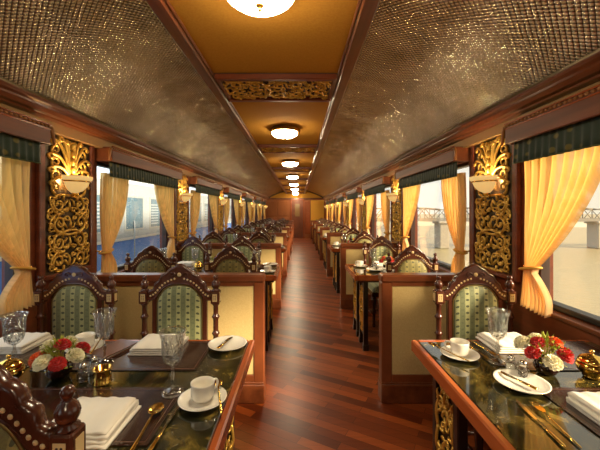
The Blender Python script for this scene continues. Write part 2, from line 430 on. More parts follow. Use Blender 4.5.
# ------------------------------------------------------------------ scrollwork
def spiral(cx, cz, r, a0, turns, dirn, n=None, inner=.12):
    n = n or max(10, int(18*turns)); out = []
    for i in range(n+1):
        t = i/n; rr = r*(1-(1-inner)*t**.85); a = a0 + dirn*2*pi*turns*t
        out.append((cx+rr*cos(a), cz+rr*sin(a)))
    return out
def bez(p0, p1, p2, p3, n=10):
    o = []
    for i in range(n+1):
        t = i/n; u = 1-t
        o.append(tuple(u**3*a+3*u*u*t*b_+3*u*t*t*c+t**3*d_ for a, b_, c, d_ in zip(p0,p1,p2,p3)))
    return o
def strokes_panel(W, H):
    """mirrored acanthus scrolls filling a W x H rectangle centred on 0,0"""
    S = []; rnd = random.Random(11)
    rows = max(2, int(round(H/.145))); dh = H/rows; cl = lambda p: (max(-W*.5, min(W*.5, p[0])), max(-H*.5, min(H*.5, p[1])))
    for i in range(rows):
        z = -H/2 + dh*(i+.5); up = 1 if i % 2 == 0 else -1
        for s in (-1, 1):
            f = s
            c = s*W*.25; r0 = min(W*.17, dh*.46)
            S.append(([cl(p) for p in spiral(c, z, r0, -pi/2*up, 1.35, s*up, inner=.2)], .0095, .006))
            S.append(([cl(p) for p in spiral(s*W*.43, z+up*dh*.36, .030, pi/2*up, 1.1, -s*up)], .0075, .004))
            S.append(([cl(p) for p in spiral(s*W*.42, z-up*dh*.2, .024, -pi/2*up, 1.0, s*up)], .007, .004))
            S.append(([cl(p) for p in spiral(s*W*.075, z+up*dh*.22, .026, 0 if s > 0 else pi, 1.0, s*up)], .0075, .004))
            S.append(([cl(p) for p in bez((0, z-up*dh*.62), (s*.05, z-up*dh*.62), (c-s*.03, z-up*r0*1.15), (c, z-up*r0))], .0105, .009))
            S.append(([cl(p) for p in bez((c, z+up*r0), (c+s*.03, z+up*r0*1.3), (s*W*.46, z+up*dh*.3), (s*W*.44, z-up*dh*.25))], .008, .005))
            for q in range(9):
                a = 2*pi*q/9+.3; a = a*up if s > 0 else pi-a*up
                ln = rnd.uniform(.030,.052); b0 = r0*rnd.uniform(.75,1.05)
                p0 = (c+b0*cos(a), z+b0*sin(a)); p1 = (c+(b0+ln)*cos(a+.45*s*up), z+(b0+ln)*sin(a+.45*s*up))
                mid = ((p0[0]+p1[0])/2+.010*cos(a+1.5*s*up), (p0[1]+p1[1])/2+.010*sin(a+1.5*s*up))
                pts = [cl(p) for p in bez(p0, mid, mid, p1, 5)]
                S.append((pts, .0105, .003))
            for q in range(3):
                a = rnd.uniform(0, 2*pi); S.append(([(c+.006*cos(a+q*2), z+.006*sin(a+q*2)), (c+.028*cos(a+q*2.1), z+.028*sin(a+q*2.1))], .010, .005))
        S.append(([(0, z-dh*.28), (0, z), (0, z+dh*.28)], .012, .005))
    return S
def carve(mb, S, plane, depth0, thick=1.0):
    """plane: function (a, c, depth) -> xyz"""
    for k, (pts, r0, r1) in enumerate(S):
        n = len(pts); R = [r0+(r1-r0)*i/(n-1) for i in range(n)]
        off = depth0 + (k % 3)*.004
        up = Vector(plane(0,0,1)) - Vector(plane(0,0,0))
        mb.tube([plane(a, c, off+.008*sin(pi*i/(n-1))) for i, (a, c) in enumerate(pts)], R, 6, flat=thick, up=up)

# carved pillar panels: local frame, origin on the wall face; -x(local) is into the room after mirroring by rotation
def make_pillar_panel():
    root = empty('carved_panel')
    tag(root, '', 'carved panel', 'gilded carved panels on the window pillars')
    W, Z0, Z1 = .46, .955, 1.93
    b = MB(); b.box(0, .014, -W/2-.005, W/2+.005, Z0, Z1); b.build('backing', BACKM, root)
    b = MB()
    for y in (-1, 1): b.box(0, .034, y*(W/2+.005), y*(W/2+.05), Z0-.03, Z1+.01, .006)
    b.box(0, .034, -W/2-.005, W/2+.005, Z1, Z1+.01, .003); b.box(0, .034, -W/2-.005, W/2+.005, Z0-.03, Z0, .006)
    b.build('frame', WOOD, root)
    b = MB()
    zc = (Z0+1.50)/2
    carve(b, strokes_panel(W-.03, 1.50-Z0-.02), lambda a, c, d: (d, a, c+zc), .018)
    # plume of acanthus leaves over the lamp bowl
    for s in (-1, 1):
        for (x1, z1, k) in ((.05,1.90,.02),(.12,1.91,.05),(.19,1.88,.10),(.215,1.78,.12),(.21,1.69,.10),(.20,1.60,.08)):
            pts = bez((s*.015,1.60), (s*(.02+k*.2),1.60+(z1-1.6)*.5+.03), (s*(x1*.7),z1+.02), (s*x1, z1-.035), 10)
            n = len(pts); carve(b, [(pts, .011, .010)], lambda a, c, d: (d, a, c), .03)
            carve(b, [(spiral(s*(x1-.022), z1-.035, .022, 0 if s > 0 else pi, .9, -s), .010, .004)], lambda a, c, d: (d, a, c), .034)
        for i in range(4):
            z = 1.52+i*.085
            carve(b, [(spiral(s*.135, z+.02, .045, -pi/2, 1.3, s), .010, .004)], lambda a, c, d: (d, a, c), .02)
    for i in range(5):
        b.ball((.045, 0, 1.62+i*.055), .02, .016, .03, 8, 6)
    b.build('scrollwork', GOLDC, root)
    return root
def make_sconce():
    root = empty('wall_sconce'); tag(root, '', 'wall lamp', 'alabaster half bowl sconces on the carved panels')
    prof = [(.0,-.075),(.03,-.072),(.07,-.052),(.10,-.02),(.113,.012),(.118,.022),(.132,.028),(.137,.055),(.130,.056),(.124,.034),(.104,.02),(.09,-.012),(.06,-.04),(.0,-.058)]
    b = MB(); b.lathe([(max(r,.002), z) for r, z in prof], 18, (0,0,0), sx=.95, sy=1, arc=(-pi/2, pi/2)); b.build('bowl', SCONCE, root)
    b = MB(); b.lathe([(.116,.010),(.124,.012),(.124,.02),(.116,.022)], 18, (0,0,0), sx=.95, arc=(-pi/2, pi/2)); b.build('rim_band', BRASS, root)
    b = MB(); b.ball((.05,0,.024), .036, .06, .024, 12, 6); b.build('bulb', BULB, root)
    b = MB(); b.box(-.002,.012,-.03,.03,-.11,.04,.004); b.tube([(.004,0,-.07),(.03,0,-.095),(.035,0,-.075)], .008); b.build('bracket', BRASS, root); root.scale = (.92,.88,.92)
    return root
KP = Kit(make_pillar_panel()); KS = Kit(make_sconce())
for s in (-1, 1):
    for k in range(NB):
        rz = pi if s > 0 else 0
        KP.put((s*WX, P(k), 0), rz, 'gilded scroll-carved panel on the %s window pillar %s, from the camera' % (ORD[k], SIDE[s]))
        KS.put((s*(WX-.052), P(k), 1.575), rz, 'glowing alabaster half-bowl sconce on the %s carved pillar %s' % (ORD[k], SIDE[s]))

# ceiling grilles
def make_grille():
    root = empty('ceiling_grille'); tag(root, '', 'ceiling grille', 'gilded carved grilles across the ceiling')
    W, D = 2*PXH-.03, .46
    b = MB(); b.box(-W/2, W/2, -D/2, D/2, -.012, 0); b.build('backing', DARKBACK, root)
    b = MB()
    for y in (-1, 1): b.box(-W/2, W/2, y*D/2, y*(D/2-.045), -.04, 0, .006)
    for x in (-1, 1): b.box(x*W/2, x*(W/2-.03), -D/2+.045, D/2-.045, -.03, -.004, .004)
    b.build('frame', WOOD, root)
    b = MB(); S = strokes_panel(.35, W-.07)
    carve(b, [([(c, a) for a, c in pts], r0*.8, r1*.8) for pts, r0, r1 in S], lambda a, c, d: (a, c, -d), .018)
    b.build('scrollwork', GOLDC, root)
    return root
KG = Kit(make_grille())
for k in range(NB):
    KG.put((PCX, P(k), 2.275), 0, '%s gilded openwork grille across the ochre ceiling strip, from the camera' % ORD[k])
def make_lamp():
    root = empty('ceiling_lamp'); tag(root, '', 'ceiling lamp', 'opal bowl lamps along the ceiling centre line')
    b = MB(); b.lathe([(.001,0),(.12,0),(.125,-.012),(.10,-.022),(.10,-.03),(.15,-.036),(.152,-.048),(.134,-.052)], 28); b.build('canopy', GOLD, root)
    b = MB()
    def ring(u, v):
        a = 2*pi*u; q = 2*pi*v; r_ = .013+.005*abs(sin(7*a)); return ((.128+r_*cos(q))*cos(a), (.128+r_*cos(q))*sin(a), -.024+r_*.8*sin(q))
    b.grid(ring, 112, 8)
    b.build('rim_ornament', GOLD, root)
    b = MB(); b.lathe([(.134,-.048),(.138,-.058),(.132,-.074),(.108,-.092),(.07,-.104),(.03,-.109),(.0,-.11)], 28); b.build('glass_bowl', LAMPG, root)
    b = MB(); b.lathe([(.014,-.107),(.018,-.112),(.013,-.118),(.006,-.122),(.009,-.128),(.005,-.136),(.0,-.14)], 12); b.build('finial', GOLD, root)
    return root
KL = Kit(make_lamp())
for k in range(NB):
    KL.put((-.02, 1.26+PITCH*k, 2.275), 0, '%s round opal glass ceiling lamp with gilt rim, from the camera' % ORD[k])
KL.put((-.02, 1.26-PITCH, 2.275), 0, 'round opal glass ceiling lamp behind the camera')
KL.put((-.02, YEND-.5, 2.275), 0, 'opal ceiling lamp nearest the end door, farthest from the camera')

# pelmets, valances, curtains
def make_pelmet():
    root = empty('window_pelmet'); tag(root, '', 'pelmet', 'wooden pelmet boxes over the windows')
    h = .81
    b = MB(); b.box(.0,.022,-h,h,-.06,.06,.004); b.box(.022,.14,-h,h,.042,.06,.003)
    for y in (-1,1): b.box(.022,.14,y*h,y*(h-.02),-.06,.042,.003)
    b.build('board', PELM, root)
    b = MB()
    for i in range(54):
        y = -h+.015+(2*h-.03)*i/53; b.ball((-.004,y,.048), .009, .0105, .009, 6, 4)
    b.build('bead_moulding', principled('tan_bead', rgb(170,116,66), .35), root)
    b = MB(); b.box(-.006,.004,-h,h,.058,.066,.002); b.box(-.005,.004,-h,h,.028,.036,.002); b.build('top_lip', EDGE, root)
    tc_ = principled('tan_carving', rgb(150,100,52), .4)
    for y in (-1,1):
        b = MB(); pts = [(0.004, y*(h+.005+.03*t), .045-.10*t*t) for t in (0,.25,.5,.75,1)]
        b.tube(pts, [.012,.012,.011,.010,.006], 6)
        b.build('corner_scroll', tc_, root)
    return root
def make_valance():
    h = .782; b = MB()
    def fn(u, v):
        y = -h+2*h*u; ph = y/.05*2*pi; amp = .001+.0035*v
        return (amp*sin(ph)-.006*v, y, -v*(.158+.004*sin(ph*.5)))
    b.grid(fn, 220, 4)
    o = b.build('window_valance', VALANCE); tag(o, '', 'valance', 'green cloth valances under the pelmets')
    b = MB(); b.tube([(-.007+.0045*sin((-h+2*h*i/110)/.05*2*pi), -h+2*h*i/110, -.158) for i in range(111)], .004, 5); b.build('hem_piping', principled('olive_piping', rgb(70,80,44), .7), o)
    md = o.modifiers.new('thick', 'SOLIDIFY'); md.thickness = .003
    return o
def make_curtain(sgn, spread):
    """sgn +1: tied back at the +y end, spreads toward -y.  Origin: top outer corner."""
    root = empty('window_curtain'); tag(root, '', 'curtain', 'cream sheer curtains tied back at the windows')
    rnd = random.Random(3)
    zt, zb = -.66, -.885
    b = MB()
    def wid(z):
        if z > zt:
            t = (z/zt); e = (1-t)
            return .075 + spread*(1-(1-e)**1.7)
        t = (zt-z)/(zt-zb); return .075 + .13*sin(min(1,t*1.3)*pi/2)
    def outer(z):
        if z > zt: t = z/zt; return .0 + .03*sin(pi*t)*0 + .02*t*t
        return .02
    def fn(u, v):
        z = zb*v; w = wid(z); o = outer(z)
        ph = u*2*pi*8 + 1.6*sin(u*7)
        amp = .012 + .012*min(1, w/.3)
        if z < zt: amp = .02
        y = o + w*(u + .012*sin(ph*1.0+.7))
        if z < zt: y = o - .03*((zt-z)/(zt-zb)) + w*u
        x = amp*sin(ph) + .008*sin(3*u+4*v)
        zz = z - (0 if z > zt else 0) - (.02*u if z < zt else 0) + (0 if v < .98 else .008*sin(ph))
        return (x, -sgn*y, zz)
    b.grid(fn, 90, 40); c = b.build('cloth', CURTAIN, root)
    b = MB(); pts = []
    for i in range(17):
        a = 2*pi*i/16; pts.append((.032*cos(a), -sgn*(.055+.052*sin(a)), zt+.012*sin(a)))
    b.tube(pts, .022, 8, flat=.4); b.build('tieback', principled('tieback_cloth', rgb(214,160,62), .6), root)
    b = MB(); b.tube([(.0,sgn*.0,zt),(.035,sgn*.02,zt+.01),(.05,sgn*.02,zt)], .006); b.build('tieback_hook', BRASS, root)
    return root
KPE = Kit(make_pelmet()); KV = Kit(make_valance()); KC = {(q, e): Kit(make_curtain(q, .46 if e > 0 else .33)) for q in (1, -1) for e in (1, -1)}
for s in (-1, 1):
    for k in range(NB):
        yc = Yb(k)+1.145; rz = 0 if s > 0 else pi
        KPE.put((s*1.40, yc, 1.848), rz, 'wooden pelmet with beaded edge over the %s window %s' % (ORD[k], SIDE[s]))
        KV.put((s*1.442, yc, 1.826), rz, 'dark green patterned valance hanging over the %s window %s' % (ORD[k], SIDE[s]))
        for e in (-1, 1):
            if k == 0 and e == -1: continue
            kind = e if s > 0 else -e
            KC[(kind, e)].put((s*1.497, yc+e*(.785-.005), 1.70), rz, 'cream sheer curtain at the %s end of the %s window %s' % ('far' if e > 0 else 'near', ORD[k], SIDE[s]))

# ------------------------------------------------------------------ dividers
def make_divider(w):
    root = empty('seat_divider'); tag(root, '', 'seat divider', 'cream panelled wooden seat dividers'); h = w/2; t = .045
    b = MB(); b.box(-h, -h+.075, -t, t, .14, .865, .006); b.box(h-.075, h, -t, t, .14, .865, .006); b.box(-h+.075, h-.075, -t, t, .14, .20, .004); b.box(-h+.075,h-.075,-t,t,.84,.865)
    b.build('frame', DIVW, root)
    b = MB(); b.box(-h-.004, h+.004, -t-.012, t+.012, .865, .92, .012); b.build('top_rail', DIVW, root)
    b = MB(); b.box(-h-.004, h+.004, -t-.012, t+.012, 0, .135, .006); b.box(-h-.002, h+.002, -t-.006, t+.006, .135, .15, .004); b.build('plinth', WOODH, root)
    for y in (-1, 1):
        b = MB(); b.box(-h+.075, h-.075, y*(t-.02), y*(t-.006), .20, .84, .004); b.build('fabric_panel', FABRIC, root)
    return root
wl, wr = WX-.118-.004, WX-.724-.004
KDL, KDR = Kit(make_divider(wl)), Kit(make_divider(wr))
for k in range(NB):
    KDL.put((-WX+.002+wl/2+.004-.004, P(k)+.045, 0), 0, 'wide cream-panelled wooden seat divider, %s one left of the aisle' % ORD[k])
    KDR.put((WX-.002-wr/2, P(k)+.045, 0), 0, 'narrow cream-panelled wooden seat divider, %s one right of the aisle' % ORD[k])

# ------------------------------------------------------------------ chairs
def make_chair():
    root = empty('dining_chair'); tag(root, '', 'chair', 'carved dining chairs with green striped upholstery')
    top = [(.198,.872),(.178,.878),(.160,.886),(.152,.905),(.150,.922),(.136,.932),(.124,.938),(.118,.955),(.108,.972),(.092,.982),(.078,.986),(.068,1.0),(.05,1.016),(.028,1.024),(.016,1.036),(0,1.04)]
    low = [(.198,.828),(.175,.828),(.158,.836),(.142,.853),(.122,.88),(.10,.902),(.075,.918),(.045,.927),(0,.93)]
    poly = top + [(-x, z) for x, z in top[-2::-1]] + [(-x, z) for x, z in low] + low[-2::-1]
    b = MB(); b.prism(poly, 'y', -.018, .018)
    # raised outer moulding and carved crest leaves
    edge = [(x, 0, z) for x, z in top] + [(-x, 0, z) for x, z in top[-2::-1]]
    b.tube(edge, .0125, 6, flat=1.9, up=(0,1,0))
    lo = [(x*.99, 0, z) for x, z in low] + [(-x*.99, 0, z) for x, z in low[-2::-1]]
    b.tube(lo, .008, 6, flat=2.8, up=(0,1,0))
    for sy in (-1, 1):
        for sx in (-1, 1):
            b.tube([(sx*a, sy*.02, c) for a, c in spiral(sx*.035, .99, .018, 0, 1.1, sx)], [.006]*int(20), 5) if False else None
            pts = spiral(sx*.042, .982, .02, pi if sx > 0 else 0, 1.1, -sx); b.tube([(a, sy*.021, c) for a, c in pts], [.006-.003*i/(len(pts)-1) for i in range(len(pts))], 5)
    crest = b.build('crest_rail', CHAIRW, root)
    dots = [(.178,.853),(.162,.861),(.147,.873),(.134,.888),(.121,.904),(.106,.919),(.089,.933),(.070,.944),(.050,.953),(.03,.959)]
    for sy in (-1, 1):
        b = MB()
        for sx in (-1, 1):
            for (x, z) in dots: b.ball((sx*x, sy*.018, z), .0068, .003, .0068, 8, 4)
        b.ball((0, sy*.019, .985), .013, .005, .013, 10, 5)
        b.build('inlay', INLAY, crest)
    # posts
    for sx in (-1, 1):
        prof = [(.0,.44),(.022,.44),(.022,.50),(.026,.508),(.018,.52),(.016,.60),(.02,.61),(.025,.617),(.02,.625),(.016,.635),(.016,.70),(.02,.712),(.026,.72),(.02,.728),(.015,.74),(.016,.79),(.024,.80),(.02,.806),(.0,.806)]
        b = MB(); b.lathe(prof, 14, (sx*.222,0,0)); b.box(sx*.222-.027, sx*.222+.027, -.027,.027,.804,.882,.005)
        fin = [(.0,.882),(.024,.882),(.026,.888),(.016,.894),(.02,.90),(.025,.91),(.027,.922),(.022,.936),(.013,.945),(.010,.952),(.014,.956),(.016,.966),(.012,.976),(.0,.981)]
        b.lathe(fin, 14, (sx*.222,0,0)); po = b.build('back_post', CHAIRW, root)
        b = MB()
        for sy in (-1, 1): b.box(sx*.222-.014, sx*.222+.014, sy*.026, sy*.0285, .82, .866)
        for sq in (-1, 1): b.box(sx*.222+sq*.026, sx*.222+sq*.0285, -.014, .014, .82, .866)
        b.build('post_inlay', INLAY, po)
        b = MB()
        for sy in (-1, 1):
            for z in (.832,.843,.854):
                for dx in (-.005,.005): b.ball((sx*.222+dx, sy*.0285, z), .0035, .002, .0035, 6, 4)
        b.build('post_motif', DARKW, po)
        b = MB(); b.box(sx*.142, sx*.170, -.016, .016, .46, .86, .004); b.build('back_stile', CHAIRW, root)
    b = MB(); b.box(-.222,.222,-.016,.016,.478,.515,.004); b.build('lower_rail', CHAIRW, root)
    # upholstered back
    half = [(.140,.515),(.140,.80),(.136,.83),(.118,.862),(.098,.888),(.075,.905),(.045,.916),(0,.92)]
    out = half + [(-x, z) for x, z in half[-2::-1]]
    zc = .70
    def ins(k): return [(x*(1-k), zc+(z-zc)*(1-k*.62)) for x, z in out]
    rings = [(0,-.010),(.06,-.020),(.16,-.027),(.5,-.033)]
    b = MB(); vs = []; fs = []; n = len(out)
    lv = [(k, y) for k, y in rings[::-1]] + [(k, -y) for k, y in rings]
    for half_, nm_, mt_ in ((lv[:4]+[(0, .0)], 'back_cushion', DAMASK), ([(0, .0)]+lv[4:], 'rear_panel', OLIVE)):
        b = MB(); vs = []; fs = []
        for k, y in half_: vs += [(x, y, z) for x, z in ins(k)]
        for i in range(len(half_)-1):
            for j in range(n):
                j2 = (j+1) % n; fs.append((i*n+j, i*n+j2, (i+1)*n+j2, (i+1)*n+j))
        fs.append(tuple(range(n))); fs.append(tuple((len(half_)-1)*n+j for j in range(n)))
        b.add(vs, fs, True); b.build(nm_, mt_, root)
    b = MB(); b.tube([(x*1.0, -.013, z) for x, z in out], .005, 5); b.tube([(x, .013, z) for x, z in out], .005, 5); b.build('back_piping', principled('brass_nailing', rgb(120,96,50), .4, metal=.6), root)
    # seat
    b = MB(); b.box(-.225,.225,-.45,.02,.36,.42,.006); b.build('seat_frame', CHAIRW, root)
    b = MB()
    def fs_(u, v):
        x = -.222+.444*u; y = -.455+.455*v
        e = min(u, 1-u, v, 1-v); return (x, y, .42+.06*min(1, (e/.14))**.5)
    b.grid(fs_, 16, 16); b.box(-.222,.222,-.455,0,.412,.42); b.build('seat', DAMASK, root)
    for sx in (-1, 1):
        b = MB(); b.lathe([(0,0),(.014,0),(.02,.02),(.014,.04),(.016,.12),(.022,.16),(.026,.19),(.018,.20),(.02,.26),(.026,.30),(.026,.36),(0,.36)], 12, (sx*.2,-.42,0)); b.build('leg', CHAIRW, root)
        b = MB(); b.box(sx*.222-.02, sx*.222+.02, -.02,.02, 0,.44,.004); b.build('leg', CHAIRW, root)
    b = MB(); b.tube([(-.2,-.42,.1),(.2,-.42,.1)], .012) if False else None
    b.tube([(-.2,-.22,.14),(.2,-.22,.14)], .011); 
    for sx in (-1,1): b.tube([(sx*.2,-.42,.14),(sx*.222,0,.14)], .011)
    b.build('stretcher', CHAIRW, root)
    return root
KCH = Kit(make_chair())
SEATS = {-1: (('aisle', -.61), ('window', -1.262)), 1: (('window', 1.225),)}
for bay in range(NB):
    for s in (-1, 1):
        for nm, x in SEATS[s]:
            who = '%s seat, ' % nm if s < 0 else ''
            KCH.put((x, Yb(bay)+1.98, 0), 0, 'green-backed carved chair facing the camera, %s%s table %s' % (who, ORD[bay], SIDE[s]))
            if s > 0 and bay == 0: continue
            if s < 0 and bay == 0 and nm == 'window': continue
            KCH.put((x+((.09 if nm == 'aisle' else -.02) if bay and s < 0 else -.012), Yb(bay)+(.675 if bay == 0 else .785), 0), pi, 'carved green chair facing away from camera, %s%s table %s' % (who, ORD[bay], SIDE[s]))

# ------------------------------------------------------------------ tables
TY0, TY1 = .737, 1.535     # within the bay
def make_table(s, TY0=TY0):
    root = empty('dining_table'); tag(root, '', 'table', 'marble topped dining tables')
    xa, xw = (-.086, -WX+.003) if s < 0 else (.678, WX-.003)   # aisle edge, wall edge
    L = TY1-TY0; sg = -1 if s < 0 else 1       # wall direction
    b = MB(); b.box(xa+sg*.028, xw, .028, L-.028, .715, TZ, 0.002); b.build('marble_top', MARBLE, root)
    b = MB(); b.box(xa, xa+sg*.028, 0, L, .695, TZ+.001, .006); b.box(xa+sg*.028, xw, 0, .028, .695, TZ+.001, .006); b.box(xa+sg*.028, xw, L-.028, L, .695, TZ+.001, .006)
    b.build('edge_band', EDGE, root)
    b = MB(); b.box(xa+sg*.03, xw, .03, L-.03, .675, .715); b.build('apron', DARKW, root)
    xp = xa+sg*.115
    for PC in (L-.155, .155):
        for y in (PC-.105, PC+.105):
            b = MB(); b.box(xp-.022, xp+.022, y-.022, y+.022, 0, .676, .005); b.box(xp-.028, xp+.028, y-.028, y+.028, 0, .06, .004); b.build('leg', BLACKW, root)
        b = MB(); b.box(xp-.006, xp+.006, PC-.083, PC+.083, .12, .66); pn = b.build('leg_panel', BLACKW, root)
        b = MB(); S = strokes_panel(.47, .145)
        carve(b, [([(c, a) for a, c in pts], r0*.8, r1*.8) for pts, r0, r1 in strokes_panel(.47, .145)], lambda a, c, d: (xp-sg*d, PC+a, .39+c), .008); b.build('scrollwork', GOLDC, pn)
    b = MB()
    for y in (.12, L-.12): b.prism([(xw, .50), (xw, .676), (xw-sg*.16, .676), (xw-sg*.14, .655)], 'y', y-.015, y+.015)
    b.box(xw-sg*.02, xw, .10, L-.10, .63, .676); b.build('wall_bracket', BLACKW, root)
    return root
TYB = .85
KT = {(s, b0): Kit(make_table(s, TY0 if b0 else TYB)) for s in (-1, 1) for b0 in (True, False)}
for bay in range(NB):
    for s in (-1, 1):
        KT[(s, bay == 0)].put((0, Yb(bay)+(TY0 if bay == 0 else TYB), 0), 0, '%s marble-topped table with wood edging, %s' % (ORD[bay], SIDE[s]))

# table mats
MATS = {-1: [(-.93,-.275), (-1.52,-.96)], 1: [(.965,1.50)]}
def make_mat(w):
    b = MB(); b.box(-w/2, w/2, -.145, .145, 0, .003, .001); o = b.build('place_mat', LEATHER); tag(o, '', 'place mat', 'brown leather place mats')
    b = MB(); b.tube([(-w/2+.012,-.132,.0031),(w/2-.012,-.132,.0031),(w/2-.012,.132,.0031),(-w/2+.012,.132,.0031),(-w/2+.012,-.13,.0031)], .0008, 4); b.build('stitching', MENU, o)
    return o
KM = {}
for bay in range(2):
    for s in (-1, 1):
        for i, (x0, x1) in enumerate(MATS[s]):
            if (s, i) not in KM: KM[(s, i)] = Kit(make_mat(x1-x0))
            seat = SEATS[s][i][0]+' seat, ' if s < 0 else ''
            for side, y in (('near', .945 if bay == 0 else 1.015), ('far', 1.36)):
                if bay == 0 and s < 0 and i == 1 and side == 'near': continue
                KM[(s, i)].put(((x0+x1)/2, Yb(bay)+y, TZ+.0012), 0, 'brown leather place mat, %s side, %s%s table %s' % (side, seat, ORD[bay], SIDE[s]))
def surf(x, y, bay):
    for s in (-1, 1):
        for (x0, x1) in MATS[s]:
            for c in (.945 if bay == 0 else 1.015, 1.36):
                if bay < 2 and x0-.08 < x < x1+.08 and abs(y-c) < .22: return TZ+.0046
    return TZ+.0012

# ------------------------------------------------------------------ tableware
def make_goblet():
    root = empty('wine_goblet'); tag(root, '', 'goblet', 'cut crystal goblets on the tables')
    b = MB(); b.lathe([(0,0),(.036,0),(.037,.002),(.028,.005),(.010,.010),(.0055,.02),(.005,.045),(.0075,.055),(.010,.062),(.0075,.069),(.005,.078),(.0055,.09),(.009,.096),(0,.098)], 20); b.build('stem', STEM, root)
    n = 20; b = MB()
    outp = [(.009,.094),(.020,.101),(.030,.116),(.034,.136),(.035,.16),(.038,.188),(.046,.214)]
    inp = [(.044,.214),(.036,.188),(.033,.16),(.0315,.136),(.027,.118),(.016,.106),(0,.102)]
    b.lathe([(0,.094)]+outp+inp, 24)
    # cut facets: push alternate vertices of the bowl in a little
    b.build('bowl', CRYSTAL, root)
    b = MB()
    for k in range(8):
        for d in (-1, 1):
            pts = []
            for i in range(7):
                t = i/6; z = .112+.07*t; a = 2*pi*(k+.8*d*t)/8
                r = .0295+.0058*sin(min(1,t*1.6)*pi/2)
                pts.append((r*cos(a), r*sin(a), z))
            b.tube(pts, .0009, 4)
    b.build('cut_pattern', clear_mat('frosted_cut', (.62,.61,.58,1), .15, None, base=.3), root)
    return root
def make_cup():
    root = empty('coffee_cup'); tag(root, '', 'cup', 'white china cups')
    b = MB(); b.lathe([(0,0),(.022,0),(.024,.004),(.036,.008),(.0405,.02),(.041,.058),(.042,.064),(.040,.064),(.0385,.05),(.037,.02),(.03,.012),(0,.01)], 28); b.build('bowl', CHINA, root)
    b = MB(); b.tube(bez((.040,0,.052),(.075,0,.062),(.072,0,.012),(.039,0,.020),12), .0045, 8); b.build('handle', CHINA, root); root.scale = (.92,.92,.92)
    return root
def plate_mesh(r):
    return MB().lathe([(0,.003),(r*.5,.003),(r*.55,0),(r*.6,.001),(r*.95,.012),(r,.015),(r*.995,.017),(r*.93,.015),(r*.64,.007),(0,.006)], 40)
def make_saucer():
    o = plate_mesh(.078).build('saucer', CHINA); tag(o, '', 'saucer', 'white china saucers'); return o
def make_plate():
    o = plate_mesh(.088).build('side_plate', CHINA); tag(o, '', 'plate', 'white side plates')
    b = MB(); b.lathe([(.0845,.0158),(.0872,.0168),(.088,.0164),(.0876,.0155)], 40); b.build('rim_line', BRASS, o)
    return o
def make_spoon():
    o = empty('teaspoon'); tag(o, '', 'spoon', 'gilt cutlery')
    b = MB()
    def fn(u, v):
        a = u*2*pi; r = v; x = .0155*r*cos(a); y = .024*r*sin(a); return (x, .075+y, .004+.006*r*r)
    b.grid(fn, 24, 6); m = b.build('bowl', BRASS, o); md = m.modifiers.new('t','SOLIDIFY'); md.thickness = .0015
    b = MB(); b.tube([(0,.053,.009),(0,.03,.008),(0,-.02,.005),(0,-.08,.003),(0,-.10,.003)], [.003,.0025,.0028,.0048,.003], 8, flat=.5, up=(0,0,1)); b.build('handle', BRASS, o)
    return o
def make_tablespoon():
    o = make_spoon(); o.name = 'tablespoon'
    for c in o.children: c.scale = (1.45,1.25,1.3)
    return o
def make_fork():
    o = empty('table_fork'); tag(o, '', 'fork', 'gilt cutlery')
    b = MB(); b.tube([(0,.03,.009),(0,0,.007),(0,-.06,.004),(0,-.115,.003)], [.003,.0026,.0045,.0035], 8, flat=.5, up=(0,0,1)); b.build('handle', BRASS, o)
    b = MB(); b.prism([(-.003,.028),(-.011,.045),(-.012,.062),(.012,.062),(.011,.045),(.003,.028)], 'z', .007, .0095)
    for i in range(4):
        x = -.0102+.0068*i; b.tube([(x,.060,.008),(x,.08,.009),(x,.105,.007)], [.0019,.0019,.0009], 6)
    b.build('tines', BRASS, o)
    return o
def make_knife():
    o = empty('table_knife'); tag(o, '', 'knife', 'gilt cutlery')
    b = MB(); b.tube([(0,.005,.004),(0,-.05,.004),(0,-.105,.004),(0,-.11,.004)], [.004,.0055,.006,.002], 8, flat=.6, up=(0,0,1)); b.build('handle', BRASS, o)
    b = MB(); b.prism([(-.004,.0),(-.0075,.03),(-.009,.07),(-.006,.105),(.001,.115),(.0035,.1),(.0035,0)], 'z', .003, .0045); b.build('blade', principled('steel_blade', rgb(210,196,160), .12, metal=1), o)
    return o
def make_butter_knife():
    o = make_knife(); o.name = 'butter_knife'
    for c in o.children: c.scale = (1.4,.62,1.0)
    return o
def make_napkin(w=.20, d=.19, layers=4, name='folded_napkin'):
    o = None
    root = empty(name); tag(root, '', 'napkin', 'folded white linen napkins')
    z = 0
    for i in range(layers):
        rnd = random.Random(i)
        t = .0085; k = 1-.035*i; dx = .006*(rnd.random()-.5); dy = .010*i*.3
        b = MB()
        hw, hd = w/2*k, d/2*k
        # rounded fold at the near edge: profile swept along x
        prof = [(-hd+.0045,z),(-hd+.001,z+.0015),(-hd,z+t/2),(-hd+.001,z+t-.0015),(-hd+.0045,z+t),(0,z+t+.0025),(hd-.002,z+t),(hd,z+t/2),(hd-.002,z)]
        nx = 14
        vs = []; fs = []
        for q in range(nx+1):
            x = -hw+2*hw*q/nx; wv = .0018*sin(q*1.7+i*2)
            vs += [(x+dx+.002*sin(3*p[0]/d+i), p[0]+dy, p[1]+(wv if p[1] > z+t*.6 else 0)) for p in prof]
        m = len(prof)
        for q in range(nx):
            for j in range(m-1): fs.append((q*m+j, q*m+j+1, (q+1)*m+j+1, (q+1)*m+j))
            fs.append((q*m+m-1, q*m, (q+1)*m, (q+1)*m+m-1))
        fs.append(tuple(range(m))); fs.append(tuple(nx*m+j for j in range(m)))
        b.add(vs, fs, True); b.build('fold', LINEN, root)
        z += t
    return root
